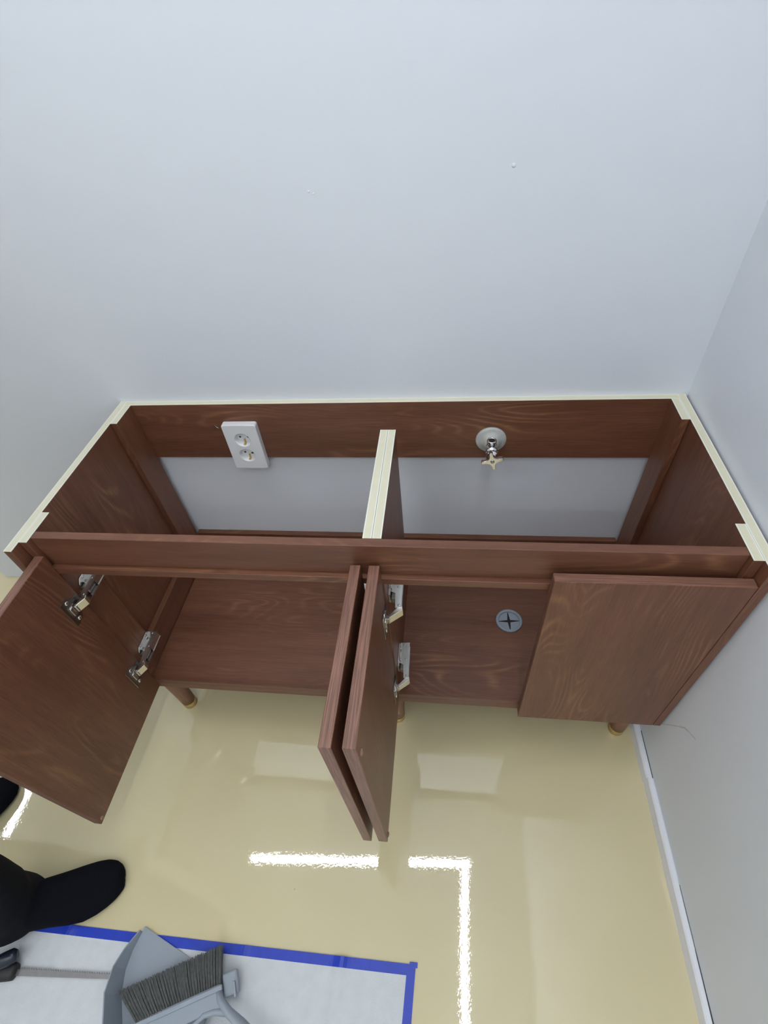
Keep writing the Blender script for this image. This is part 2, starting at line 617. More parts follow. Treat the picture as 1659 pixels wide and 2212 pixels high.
board('bottom_rail', cab, 0.0199, 0.5695, -0.4166, -0.4016, -0.5515, -0.5277, 'x')
for x0 in (0.0050, 0.0206):
    prof = [(-0.1097, 0 + T), (-0.3913, 0 + T), (-0.3913, -0.0877 + T), (-0.4160, -0.0877 + T), (-0.4160, -0.5123 + T), (-0.1097, -0.5123 + T)]
    p = MB().prism(prof, x0, x0 + 0.0150, 'x', 0.0006).build('divider_panel', 'wood', cab, 'z')
    edge_strip(p, (x0, x0 + 0.0150, -0.3913, -0.1097))


# legs
def leg(x, y):
    o = MB().lathe([(0.0175, 0.020), (0.0185, 0.06), (0.0235, 0.165), (0.0235, T + HP + 0.017)], (x, y, 0), (0, 0, 1), 24)
    bm = o.bm
    uvl = bm.loops.layers.uv.new('UVMap')
    for f in bm.faces:
        for lp in f.loops:
            p = lp.vert.co
            lp[uvl].uv = (p.z, 0.02 * math.atan2(p.y - y, p.x - x))
    l = o.build('leg', 'wood_leg', cab)
    MB().lathe([(0.0160, 0.0), (0.0175, 0.0015), (0.0178, 0.019), (0.0178, 0.0215)], (x, y, 0), (0, 0, 1), 24).build('foot_cap', 'brass', l)['label'] = 'brass-coloured foot cap'


for x, y in ((-0.548, -0.392), (0.555, -0.388), (0.02, -0.392), (-0.548, -0.05), (0.555, -0.05), (0.02, -0.05)):
    leg(x, y)


# doors
def hinge(door, xf, xs, zc, s=1):
    """concealed hinge: cup plate on the door face xf, arm on the carcass face xs; s = direction the faces look along x"""
    z = zc + T

    def X(a):
        return s * a
    f = xf * s
    c = xs * s

    def fix(m):
        if s < 0:
            for v in m.bm.verts:
                v.co.x = -v.co.x
            bmesh.ops.reverse_faces(m.bm, faces=m.bm.faces[:])
        return m
    m = MB()
    m.prism([(-0.4620, z - 0.032), (-0.4620, z + 0.032), (-0.4440, z + 0.032), (-0.4330, z + 0.019), (-0.4200, z + 0.017),
             (-0.4200, z - 0.017), (-0.4330, z - 0.019), (-0.4440, z - 0.032)], f + 0.0001, f + 0.0018, 'x', 0.0004)
    fix(m).build('hinge_plate', 'steel_dark', door)['label'] = 'metal hinge cup plate'
    fix(MB().box(f + 0.0012, f + 0.0022, -0.4624, -0.4612, z - 0.032, z + 0.032)).build('hinge_plate_rim', 'nickel', door)
    for dz in (-0.024, 0.024):
        fix(MB().lathe([(0.0046, 0), (0.0042, 0.0016), (0.0024, 0.0028), (0.0011, 0.0022)], (f + 0.0016, -0.4475, z + dz), (1, 0, 0), 14)).build('screw', 'nickel', door)
    m = MB()
    m.box(f + 0.001, f + 0.0032, -0.4520, -0.4300, z - 0.0125, z - 0.0105)
    m.box(f + 0.001, f + 0.0032, -0.4520, -0.4300, z + 0.0105, z + 0.0125)
    m.prism([(-0.4535, z - 0.010), (-0.4535, z + 0.010), (-0.4450, z + 0.0125), (-0.4450, z - 0.0125)], f + 0.0012, f + 0.0055, 'x', 0.0008)
    m.box(f + 0.001, f + 0.010, -0.4445, -0.4360, z - 0.0085, z + 0.0085, 0.0012)
    fix(m).build('hinge_cup', 'steel', door)
    # bright link between the cup and the arm
    m = MB()
    m.prism([(f + 0.0060, -0.4400), (f + 0.0090, -0.4425), (c + 0.0285, -0.4250), (c + 0.0270, -0.4180), (c + 0.0215, -0.4180)], z - 0.0095, z + 0.0095, 'z', 0.0006)
    m.lathe([(0.0018, 0), (0.0012, 0.0010)], ((f + c) / 2 + 0.0185, -0.4275, z), (0.8, -0.6, 0), 10)
    fix(m).build('hinge_link', 'nickel', door)
    # arm: two cheeks and a bridge with rivets
    cheek = [(c + 0.0040, -0.3400), (c + 0.0235, -0.3380), (c + 0.0245, -0.3800), (c + 0.0260, -0.4210), (c + 0.0150, -0.4230), (c + 0.0125, -0.3920), (c + 0.0040, -0.3880)]
    m = MB()
    m.prism(cheek, z + 0.0085, z + 0.0100, 'z')
    m.prism(cheek, z - 0.0100, z - 0.0085, 'z')
    m.prism([(c + 0.0205, -0.3400), (c + 0.0225, -0.3400), (c + 0.0232, -0.3800), (c + 0.0212, -0.3800)], z - 0.009, z + 0.009, 'z')
    for ry, rx in ((-0.344, 0.012), (-0.378, 0.0175), (-0.4165, 0.0210)):
        m.lathe([(0.0024, 0), (0.0022, 0.0005), (0.0013, 0.0008)], (c + rx, ry, z + 0.0100), (0, 0, 1), 10)
    fix(m).build('hinge_arm', 'steel', door)
    m = MB()
    m.box(c + 0.0055, c + 0.019, -0.4020, -0.3420, z - 0.0080, z + 0.0080, 0.0015)
    fix(m).build('hinge_damper', 'steel_dark', door)
    # mounting plate with wings
    m = MB()
    m.prism([(-0.3980, z - 0.012), (-0.3900, z - 0.022), (-0.3480, z - 0.022), (-0.3400, z - 0.012), (-0.3400, z + 0.012), (-0.3480, z + 0.022), (-0.3900, z + 0.022), (-0.3980, z + 0.012)],
            c + 0.0002, c + 0.0045, 'x', 0.0008)
    for dz in (-0.0165, 0.0165):
        for y in (-0.3560, -0.3820):
            m.lathe([(0.0042, 0), (0.0038, 0.0014), (0.0018, 0.0022)], (c + 0.0044, y, z + dz), (1, 0, 0), 12)
    fix(m).build('mounting_plate', 'steel', door)
    m = MB().box(c + 0.0046, c + 0.0050, -0.3720, -0.3660, z - 0.0195, z - 0.0140)
    fix(m).build('plate_slot', 'dark', door)


def door(x0, x1, y0, y1, label, mat='wood'):
    m = MB().box(x0, x1, y0, y1, HP + T, ZDT + T, 0.0008)
    d = m.build('door', [mat, 'wood_edge'], cab, 'z')
    # the four narrow sides carry an edge band of a lighter tone
    thin = 0 if (x1 - x0) < (y1 - y0) else 1
    for p in d.data.polygons:
        if abs(p.normal[thin]) < 0.5:
            p.material_index = 1
    d['label'] = label
    return d


def bumper(d, x, y, z):
    MB().lathe([(0.0052, 0), (0.0050, 0.0012), (0.0036, 0.0024), (0.0012, 0.0029)], (x, y, z + T), (1, 0, 0), 16).build('bumper', 'bumper', d)


YH = -0.4168
d1 = door(-0.5775, -0.5775 + DT, -0.7165, YH, 'woodgrain door at the far left, open at a right angle')
for z in (-0.162, -0.430):
    hinge(d1, -0.5775 + DT, -0.570, z)
bumper(d1, -0.5605, -0.7070, -0.535)
bumper(d1, -0.5605, -0.7070, -0.085)
d2 = door(-0.0155, -0.0155 + DT, -0.7000, YH, 'left one of the two doors open back to back in the middle')
for z in (-0.162, -0.430):
    hinge(d2, -0.0155, 0.005, z, -1)
d3 = door(0.0148, 0.0148 + DT + 0.001, -0.6990, YH, 'right one of the two doors open back to back in the middle')
for z in (-0.158, -0.428):
    hinge(d3, 0.0148 + DT + 0.001, 0.0356, z)
bumper(d3, 0.0328, -0.688, -0.076)
bumper(d3, 0.0328, -0.688, -0.535)
d4 = door(0.3005, 0.5838, YD, YD + DT, 'closed woodgrain door at the right end')

# cable grommet in the bottom board
g = thing('pipe_grommet', (0.2937, -0.2142, T - 0.5125), 'round grey rubber pipe grommet with a cross slit in the cabinet floor', 'grommet')
gz = T - 0.5125
MB().lathe([(0.0322, 0.0), (0.0322, 0.0040), (0.0312, 0.0058), (0.0266, 0.0062), (0.0254, 0.0052), (0.0250, 0.0004), (0.0250, 0.0)], (0.2937, -0.2142, gz), (0, 0, 1), 40).build('rim', 'grommet', g)
MB().lathe([(0.0249, 0.0), (0.0249, 0.00025)], (0.2937, -0.2142, gz), (0, 0, 1), 32).build('dark_opening', 'dark', g)
for k in range(4):
    a0 = math.radians(4 + 90 * k)
    pts = []
    c0 = Vector((0.0022, 0.0022))
    pts.append((0.0034, 0.0034))
    for j in range(9):
        a = math.radians(2.0 + 86.0 * j / 8)
        pts.append((0.0250 * math.cos(a), 0.0250 * math.sin(a)))
    rot = Matrix.Rotation(a0, 2)
    pp = [rot @ Vector(p) for p in pts]
    MB().prism([(0.2937 + p.x, -0.2142 + p.y) for p in pp], gz + 0.0003, gz + 0.0010, 'z').build('flap', 'grommet', g)

# ------------------------------------------------------------ socket
sx0, sx1, sz0, sz1 = -0.3690, -0.2885, T - 0.1725, T - 0.0460
SY = -0.030
sk = thing('wall_socket', (-0.329, -0.015, T - 0.11), 'white double wall socket with two round outlets on the back rail', 'socket')
cx = (sx0 + sx1) / 2
socks = [(cx, T - 0.0872), (cx - 0.0006, T - 0.1318)]
m = MB()
t = bmesh.new()
# front plate with two round openings: bridge the outline to circles by a triangulated fill
R_ = 0.0188


def rr(x0, x1, z0, z1, r, n=5):
    pts = []
    for (ccx, ccz, a0) in ((x1 - r, z1 - r, 0), (x0 + r, z1 - r, 90), (x0 + r, z0 + r, 180), (x1 - r, z0 + r, 270)):
        for k in range(n + 1):
            a = math.radians(a0 + 90 * k / n)
            pts.append((ccx + r * math.cos(a), ccz + r * math.sin(a)))
    return pts


def ring_edges(bm_, pts, y):
    vs = [bm_.verts.new((p[0], y, p[1])) for p in pts]
    es = [bm_.edges.new((vs[i], vs[(i + 1) % len(vs)])) for i in range(len(vs))]
    return vs, es


outer = rr(sx0 + 0.0012, sx1 - 0.0012, sz0 + 0.0012, sz1 - 0.0012, 0.0045)
ov, oe = ring_edges(t, outer, SY)
allE = list(oe)
wells = []
for (wx, wz) in socks:
    pts = [(wx + R_ * math.cos(2 * math.pi * k / 36), wz + R_ * math.sin(2 * math.pi * k / 36)) for k in range(36)]
    v, e = ring_edges(t, pts, SY)
    wells.append((wx, wz, v))
    allE += e
bmesh.ops.triangle_fill(t, use_beauty=True, use_dissolve=False, edges=allE)
# bevel ring and sides
prev = ov
for (inset, y) in ((0.0004, SY + 0.0005), (0.0, SY + 0.0016), (0.0, -0.0152)):
    pts = rr(sx0 + inset, sx1 - inset, sz0 + inset, sz1 - inset, 0.005)
    nv = [t.verts.new((p[0], y, p[1])) for p in pts]
    for i in range(len(nv)):
        t.faces.new((prev[i], prev[(i + 1) % len(nv)], nv[(i + 1) % len(nv)], nv[i]))
    prev = nv
m._merge(t)
m.build('plate', 'plastic_white', sk)
for (wx, wz, _) in wells:
    w = MB()
    secs = []
    for (r, y) in ((R_ + 0.0002, SY - 0.0003), (R_ - 0.0012, SY + 0.0008), (R_ - 0.0018, SY + 0.0125)):
        secs.append([(wx + r * math.cos(2 * math.pi * k / 36), y, wz + r * math.sin(2 * math.pi * k / 36)) for k in range(36)])
    tt = bmesh.new()
    rings = [[tt.verts.new(p) for p in s_] for s_ in secs]
    for k in range(2):
        for i in range(36):
            f = tt.faces.new((rings[k][i], rings[k + 1][i], rings[k + 1][(i + 1) % 36], rings[k][(i + 1) % 36]))
            f.smooth = True
    f = tt.faces.new(list(reversed(rings[2])))
    mp = {v: w.bm.verts.new(v.co) for v in tt.verts}
    for f in tt.faces:
        nf = w.bm.faces.new([mp[v] for v in f.verts])
        nf.smooth = f.smooth
    tt.free()
    wo = w.build('outlet_well', 'plastic_white', sk)
    MB().box(wx - 0.0026, wx + 0.0022, SY + 0.0030, SY + 0.0112, wz - 0.0172, wz - 0.0150, 0.0004).build('earth_clip', 'brass', wo)
    MB().box(wx - 0.0026, wx + 0.0022, SY + 0.0030, SY + 0.0112, wz + 0.0150, wz + 0.0172, 0.0004).build('earth_clip', 'brass', wo)
    MB().box(wx - 0.0022, wx + 0.0018, SY + 0.0100, SY + 0.0124, wz - 0.0155, wz - 0.0040, 0.0004).build('earth_clip', 'brass', wo)
    for dx in (-0.0095, 0.0095):
        MB().lathe([(0.0024, 0), (0.0024, 0.0003)], (wx + dx, SY + 0.0124, wz), (0, -1, 0), 14).build('pin_hole', 'dark', wo)
MB().box(cx + 0.004, cx + 0.0155, SY + 0.0108, SY + 0.0124, socks[1][1] - 0.0040, socks[1][1] - 0.0018, 0.0003).build('shutter_slot', 'dark', sk)

# ------------------------------------------------------------ angle valve
vx, vz = 0.2300, T - 0.0985
vt = thing('angle_valve', (vx, -0.015, vz), 'chrome angle stop valve with a four-armed handle and grey wall flange', 'valve')
MB().lathe([(0.0330, 0.0), (0.0330, 0.0025), (0.0318, 0.0048), (0.0300, 0.0060), (0.0265, 0.0068), (0.0195, 0.0110), (0.0150, 0.0190), (0.0128, 0.0250), (0.0118, 0.0250), (0.0118, 0.0150)],
           (vx, -0.0152, vz), (0, -1, 0), 40).build('wall_flange', 'flange', vt)
MB().lathe([(0.0112, 0.016), (0.0118, 0.030), (0.0122, 0.040), (0.0128, 0.041), (0.0128, 0.047), (0.0105, 0.048), (0.0105, 0.052), (0.0130, 0.053), (0.0130, 0.060), (0.0095, 0.061),
            (0.0078, 0.064), (0.0050, 0.066), (0.0050, 0.072)], (vx, -0.0152, vz), (0, -1, 0), 28).build('valve_body', 'chrome', vt)
op = MB().lathe([(0.0088, 0.0), (0.0088, 0.0165), (0.0104, 0.0170), (0.0104, 0.0245), (0.0098, 0.0255), (0.0072, 0.0255), (0.0068, 0.0245), (0.0068, 0.0190)],
                (vx - 0.0005, -0.0455, vz - 0.004), (0, 0, 1), 28).build('outlet', 'chrome', vt)
MB().lathe([(0.0070, 0), (0.0070, 0.0003)], (vx - 0.0005, -0.0455, vz + 0.0200), (0, 0, 1), 20).build('outlet_bore', 'dark', op)
# four-armed handle: rounded star in the xz plane
star = []
arms = [math.radians(13 + 90 * k) for k in range(4)]


def polar(a, r, off):
    return Vector((r * math.cos(a) - off * math.sin(a), r * math.sin(a) + off * math.cos(a)))


for k, a in enumerate(arms):
    for j in range(7):                                   # rounded arm end
        th = math.radians(-80 + 160 * j / 6)
        star.append(polar(a, 0.0192 + 0.0040 * math.cos(th), 0.0040 * math.sin(th)))
    a2 = arms[(k + 1) % 4]
    p0, p2 = polar(a, 0.0188, 0.0038), polar(a2, 0.0188, -0.0038)
    pc = polar(a + math.pi / 4, 0.0045, 0.0)
    for j in range(1, 8):                                # concave flank to the next arm
        u = j / 8
        star.append(p0 * (1 - u) ** 2 + pc * 2 * u * (1 - u) + p2 * u * u)
star = [(vx + p.x, vz + p.y) for p in star]
hd = MB().prism(star, -0.0905, -0.0820, 'y', 0.0009, 2).build('handle', 'chrome', vt)
MB().lathe([(0.0060, 0), (0.0075, 0.010)], (vx, -0.0835, vz), (0, 1, 0), 20).build('handle_hub', 'chrome', hd)
MB().lathe([(0.0042, 0), (0.0038, 0.0012), (0.0014, 0.0012), (0.0011, 0.0006)], (vx, -0.0905, vz), (0, -1, 0), 18).build('handle_screw', 'steel', hd)

# ------------------------------------------------------------ sheet on the floor
MX0, MX1, MY0, MY1 = -1.30, 0.0900, -1.75, -0.8675
SKEW = 0.0085


def mat_h(x, y):
    h = 0.0008
    for (xc, sl, a, w) in ((-0.632, -0.22, 0.0035, 0.012), (-0.052, 0.05, 0.0055, 0.011), (-0.250, -0.2, 0.0020, 0.012), (-0.90, 0.1, 0.003, 0.02)):
        u = x - (xc + sl * (y + 0.87))
        h += a * math.exp(-(u / w) ** 2)
    h += 0.0012 * (0.5 + 0.5 * math.sin(9 * x + 4 * y)) * (0.5 + 0.5 * math.sin(13 * y - 5 * x))
    return h


def mat_patch(x0, x1, y0, y1, dz, nx, ny, sm=True):
    m = MB()
    t = bmesh.new()

    def P(u, v, lift):
        x = x0 + (x1 - x0) * u
        y = y0 + (y1 - y0) * v
        return (x + 0.05 * (y - MY1), y + SKEW * (x - MX1), mat_h(x, y) + lift)
    top = [[t.verts.new(P(i / nx, j / ny, dz)) for j in range(ny + 1)] for i in range(nx + 1)]
    bot = [[t.verts.new(P(i / nx, j / ny, dz - 0.0007)) for j in range(ny + 1)] for i in range(nx + 1)]
    for i in range(nx):
        for j in range(ny):
            t.faces.new((top[i][j], top[i + 1][j], top[i + 1][j + 1], top[i][j + 1])).smooth = sm
            t.faces.new((bot[i][j], bot[i][j + 1], bot[i + 1][j + 1], bot[i + 1][j])).smooth = sm
    for i in range(nx):
        t.faces.new((top[i][0], bot[i][0], bot[i + 1][0], top[i + 1][0]))
        t.faces.new((top[i][ny], top[i + 1][ny], bot[i + 1][ny], bot[i][ny]))
    for j in range(ny):
        t.faces.new((top[0][j], top[0][j + 1], bot[0][j + 1], bot[0][j]))
        t.faces.new((top[nx][j], bot[nx][j], bot[nx][j + 1], top[nx][j + 1]))
    m._merge(t)
    return m


mt = thing('floor_sheet', (-0.6, -1.3, 0.0), 'white woven ground sheet with a bright blue border lying on the floor', 'sheet')
mat_patch(MX0, MX1, MY0, MY1, 0.0, 200, 60).build('sheet', 'mat', mt)
BW = 0.0155
b_ = mat_patch(MX0, MX1 + 0.001, MY1 - BW, MY1 + 0.001, 0.0008, 200, 2, False).build('border', 'tape', mt)
b_ = mat_patch(MX1 - BW, MX1 + 0.001, MY0, MY1 - BW, 0.0008, 3, 60, False).build('border', 'tape', mt)
b_ = mat_patch(MX0, MX0 + BW, MY0, MY1 - BW, 0.0008, 3, 60, False).build('border', 'tape', mt)
b_ = mat_patch(MX1 - 0.011, MX1 + 0.0045, MY1 - 0.004, MY1 + 0.0045, 0.0016, 2, 2, False).build('border_corner', 'tape', mt)

# ------------------------------------------------------------ dustpan
dp = thing('dustpan', (-0.39, -0.96, 0.004), 'grey plastic dustpan lying on the white sheet under the brush', 'dustpan')
lip0, lip1 = Vector((-0.4690, -0.8610)), Vector((-0.2950, -0.9194))
inner = [(-0.4705, -0.8700), (-0.4770, -0.9000), (-0.4775, -0.9280), (-0.4690, -0.9620), (-0.4480, -1.0010), (-0.4150, -1.0400), (-0.3700, -1.0720),
         (-0.3350, -1.0760), (-0.3080, -1.0550), (-0.2960, -1.0200), (-0.2930, -0.9800), (-0.2935, -0.9300)]
rimh = [0.006, 0.022, 0.036, 0.046, 0.050, 0.052, 0.052, 0.052, 0.044, 0.014, 0.010, 0.005]
cen = Vector((-0.355, -0.960))
t = bmesh.new()
prof = []
for (ix, iy), h in zip(inner, rimh):
    d = (Vector((ix, iy)) - cen).normalized()
    o1 = Vector((ix, iy)) + d * (0.010 * h / 0.05 + 0.002)
    prof.append(((ix, iy), (o1.x, o1.y), (o1.x + d.x * 0.0022, o1.y + d.y * 0.0022), h))
zi = 0.0085


def zfloor(x, y):
    # pan floor rises gently from the lip to the back
    d = (lip1 - lip0).normalized()
    n = Vector((d.y, -d.x))
    s_ = (Vector((x, y)) - lip0).dot(n)
    return 0.0052 + 0.055 * max(0.0, min(0.10, s_ if s_ > 0 else -s_))


# floor of the pan
poly = [(lip0.x, lip0.y)] + inner + [(lip1.x, lip1.y)]
m = MB()
tf = bmesh.new()
up = [tf.verts.new((x, y, zfloor(x, y))) for x, y in poly]
dn = [tf.verts.new((x, y, zfloor(x, y) - 0.0020)) for x, y in poly]
cu = tf.verts.new((-0.36, -0.965, zfloor(-0.36, -0.965)))
cd = tf.verts.new((-0.36, -0.965, zfloor(-0.36, -0.965) - 0.002))
for i in range(len(poly)):
    j = (i + 1) % len(poly)
    tf.faces.new((up[i], up[j], cu))
    tf.faces.new((dn[j], dn[i], cd))
    tf.faces.new((up[i], dn[i], dn[j], up[j]))
m._merge(tf)
m.build('pan_floor', 'plastic_grey', dp)
secs = []
for (a, b, c, h) in prof:
    z0 = zfloor(*a)
    secs.append([(a[0], a[1], z0 - 0.002), (b[0], b[1], z0 + h), (c[0], c[1], z0 + h), (c[0] + (a[0] - b[0]), c[1] + (a[1] - b[1]), z0 - 0.002)])
MB().loft(secs, smooth=False).build('pan_wall', 'plastic_grey', dp)
MB().tube([(-0.345, -1.078, 0.045), (-0.362, -1.12, 0.055), (-0.380, -1.20, 0.058), (-0.385, -1.23, 0.056)], [(0.012, 0.008), (0.013, 0.009), (0.014, 0.009), (0.008, 0.006)]).build('handle', 'plastic_grey', dp)

# ------------------------------------------------------------ hand brush
br = thing('hand_brush', (-0.34, -0.97, 0.02), 'grey hand brush with dense dark grey bristles resting on the dustpan', 'brush')
bl, brr_ = Vector((-0.4065, -0.9965, 0.040)), Vector((-0.2680, -0.9325, 0.036))    # root line of the bristles (left, right)
tl, tr = Vector((-0.4680, -0.9585, 0.0220)), Vector((-0.2900, -0.8740, 0.0200))     # tip line
# extend the root line a little past the frame on the left
m = MB()
NT = 34
for i in range(NT):
    u = (i + 0.5) / NT
    for row in range(3):
        for k in range(11):
            uu = u + random.uniform(-0.012, 0.012)
            base = bl.lerp(brr_, min(1, max(0, u + (k - 5) * 0.0012)))
            tip = tl.lerp(tr, min(1, max(0, uu)))
            dirv = (tip - base)
            base = base + Vector((0, 0, 0.006 * row + random.uniform(-0.001, 0.001) - 0.006))
            tip = base + dirv * random.uniform(0.94, 1.02) + Vector((random.uniform(-0.001, 0.001), random.uniform(-0.001, 0.001), 0.0015 * row))
            w = 0.00085
            side = dirv.cross(Vector((0, 0, 1))).normalized() * w
            upv = Vector((0, 0, w))
            b0, b1, b2 = [m.bm.verts.new(base + s_) for s_ in (side, -side, upv)]
            mid = base.lerp(tip, 0.55) + Vector((0, 0, 0.002))
            m0, m1, m2 = [m.bm.verts.new(mid + s_) for s_ in (side, -side, upv)]
            t0, t1, t2 = [m.bm.verts.new(tip + s_ * 0.6) for s_ in (side, -side, upv)]
            for (a, b, c, d) in ((b0, b1, m1, m0), (b1, b2, m2, m1), (b2, b0, m0, m2), (m0, m1, t1, t0), (m1, m2, t2, t1), (m2, m0, t0, t2)):
                m.bm.faces.new((a, b, c, d))
            m.bm.faces.new((t0, t1, t2))
bo = m.build('bristles', 'bristle', br)
bo['kind'] = 'stuff'
# block: a bar along the root line with a raised rim
ax = (brr_ - bl).normalized()
bl2 = bl - ax * 0.022
nrm = Vector((-ax.y, ax.x, 0)).normalized()      # towards the bristle tips


def bar(a, b, off0, off1, z0, z1, name, bev=0.002):
    q = [a + nrm * off0, a + nrm * off1, b + nrm * off1, b + nrm * off0]
    mm = MB()
    mm.prism([(p.x, p.y) for p in q], z0, z1, 'z', bev, 2)
    return mm.build(name, 'plastic_grey', br)


bar(bl2, brr_, -0.030, 0.004, 0.026, 0.046, 'block')
bar(bl2, brr_ + ax * 0.004, -0.006, 0.002, 0.044, 0.050, 'block_rim', 0.0016)
e0 = brr_ + ax * 0.004
bar(e0 - ax * 0.002, e0 + ax * 0.026, -0.018, 0.017, 0.022, 0.036, 'block_end', 0.003)
bar(e0 + ax * 0.018, e0 + ax * 0.022, -0.024, 0.000, 0.034, 0.043, 'block_rib', 0.0012)
MB().tube([e0 + Vector((-0.004, -0.008, 0.008)), e0 + Vector((0.003, -0.020, 0.009)), e0 + Vector((0.022, -0.033, 0.009)), e0 + Vector((0.050, -0.046, 0.008)), e0 + Vector((0.110, -0.078, 0.006)), e0 + Vector((0.165, -0.108, 0.004))],
          [(0.006, 0.005), (0.007, 0.006), (0.009, 0.007), (0.011, 0.008), (0.013, 0.009), (0.009, 0.007)]).build('handle', 'plastic_grey', br)
MB().tube([e0 + Vector((0.024, -0.034, 0.008)), e0 + Vector((-0.004, -0.036, 0.008)), e0 + Vector((-0.022, -0.042, 0.007)), e0 + Vector((-0.038, -0.058, 0.006)), e0 + Vector((-0.030, -0.085, 0.006)), e0 + Vector((0.02, -0.10, 0.006)), e0 + Vector((0.075, -0.085, 0.006))],
          [0.006, 0.005, 0.005, 0.005, 0.005, 0.006, 0.006]).build('hand_loop', 'plastic_grey', br)

# ------------------------------------------------------------ hand saw
sw = thing('hand_saw', (-0.70, -0.95, 0.003), 'narrow toothed hand saw with a dark navy handle lying on the sheet', 'saw')
A_, B_ = Vector((-0.715, -0.9545)), Vector((-0.470, -0.9395))
d = (B_ - A_).normalized()
n = Vector((-d.y, d.x))
teeth = []
NTT = 44
for i in range(NTT):
    u0 = 0.08 + 0.92 * i / NTT
    wtop = 0.0052 * (1 - 0.45 * u0)
    p = A_.lerp(B_, u0)
    teeth.append(tuple(p + n * wtop))
    p2 = A_.lerp(B_, u0 + 0.5 * 0.92 / NTT)
    teeth.append(tuple(p2 + n * (wtop + 0.0030)))
low = [tuple(B_ - n * 0.0028), tuple(A_ - n * 0.0055)]
MB().prism([tuple(A_ + n * 0.0052)] + teeth + [tuple(B_ + n * 0.0026)] + low, 0.0075, 0.0090, 'z').build('blade', 'blade', sw)
MB().tube([(-0.7000, -0.9530, 0.0110), (-0.7080, -0.9530, 0.0115), (-0.7250, -0.9560, 0.0130), (-0.7600, -0.9640, 0.0130), (-0.8200, -0.9760, 0.0130), (-0.835, -0.979, 0.012)],
          [(0.009, 0.0130), (0.0100, 0.0150), (0.0105, 0.0150), (0.0105, 0.014), (0.0105, 0.015), (0.006, 0.009)], 18).build('grip', 'black_rubber', sw)
MB().tube([(-0.7010, -0.9270, 0.030), (-0.7060, -0.9290, 0.030), (-0.7180, -0.9360, 0.029), (-0.7420, -0.9480, 0.027), (-0.7800, -0.9640, 0.024), (-0.8150, -0.9750, 0.018)],
          [(0.006, 0.008), (0.0105, 0.0125), (0.0125, 0.0140), (0.0125, 0.0135), (0.012, 0.012), (0.008, 0.008)], 18).build('handle', 'navy', sw)

# ------------------------------------------------------------ person (socked feet at the left edge of the frame)
pr = thing('person', (-0.87, -0.83, 0), 'person in black socks and black trousers standing beside the left door', 'person')
PF = Vector((math.cos(math.radians(60)), math.sin(math.radians(60)), 0))
PL = Vector((-PF.y, PF.x, 0))
PC = Vector((-0.875, -0.835, 0))


def pp_(f, l, z):
    return PC + PF * f + PL * l + Vector((0, 0, z))


def ell(c, dirv, rx, ry, up=None, n=20):
    d_ = Vector(dirv).normalized()
    u_ = Vector(up) if up is not None else (Vector((0, 0, 1)) if abs(d_.z) < 0.7 else PF)
    s_ = d_.cross(u_).normalized()
    u_ = s_.cross(d_).normalized()
    return [Vector(c) + s_ * rx * math.cos(2 * math.pi * k / n) + u_ * ry * math.sin(2 * math.pi * k / n) for k in range(n)]


def remesh(o, vox, smooth=4):
    r = o.modifiers.new('remesh', 'REMESH')
    r.mode = 'VOXEL'
    r.voxel_size = vox
    r.use_smooth_shade = True
    if smooth:
        s_ = o.modifiers.new('smooth', 'SMOOTH')
        s_.iterations = smooth
        s_.factor = 0.5


def foot_sections(heel, ang, length, width, z0=0.002, lateral=1, hs=1.0):
    """socked foot from heel to toe; returns loft sections"""
    d_ = Vector((math.cos(ang), math.sin(ang), 0))
    s_ = Vector((-d_.y, d_.x, 0))
    # u, half width to the left, half width to the right, height
    tab = [(0.00, .16, .16, .030), (0.03, .27, .27, .052), (0.10, .34, .34, .075), (0.20, .36, .36, .088), (0.32, .42, .37, .085), (0.45, .45, .40, .072),
           (0.58, .47, .46, .060), (0.70, .50, .49, .048), (0.80, .51, .44, .040), (0.88, .49, .36, .034), (0.94, .43, .27, .030), (0.98, .33, .17, .025), (1.0, .20, .09, .016)]
    secs_ = []
    for (u, a, b, h) in tab:
        c = heel + d_ * (u * length)
        h = h * hs
        ring = []
        aa, b2 = (a, b) if lateral > 0 else (b, a)
        for k in range(28):
            th = 2 * math.pi * k / 28
            cx_, sz_ = math.cos(th), math.sin(th)
            hw = (aa if cx_ > 0 else b2) * width
            x_ = (abs(cx_) ** 0.75) * (1 if cx_ > 0 else -1) * hw
            zz = h * 0.42 + (h * 0.58 * (abs(sz_) ** 0.9) if sz_ > 0 else -h * 0.42 * (abs(sz_) ** 0.55))
            ring.append(c + s_ * x_ + Vector((0, 0, z0 + zz)))
        secs_.append(ring)
    return secs_


ANG_A = math.radians(21)
heelA = Vector((-0.5520, -0.7760, 0)) - Vector((math.cos(ANG_A), math.sin(ANG_A), 0)) * 0.262 + Vector((0.005, -0.017, 0))
ANG_B = math.radians(66)
heelB = Vector((-0.9330, -0.6180, 0)) - Vector((math.cos(ANG_B), math.sin(ANG_B), 0)) * 0.255
ankA = heelA + Vector((math.cos(ANG_A), math.sin(ANG_A), 0)) * 0.062
ankB = heelB + Vector((math.cos(ANG_B), math.sin(ANG_B), 0)) * 0.062
hipA, hipB = pp_(0, -0.095, 0.86), pp_(0, 0.095, 0.86)
kneeA = ankA.lerp(hipA, 0.5) + PF * 0.025
kneeA.z = 0.46
kneeB = ankB.lerp(hipB, 0.5) + PF * 0.025
kneeB.z = 0.46
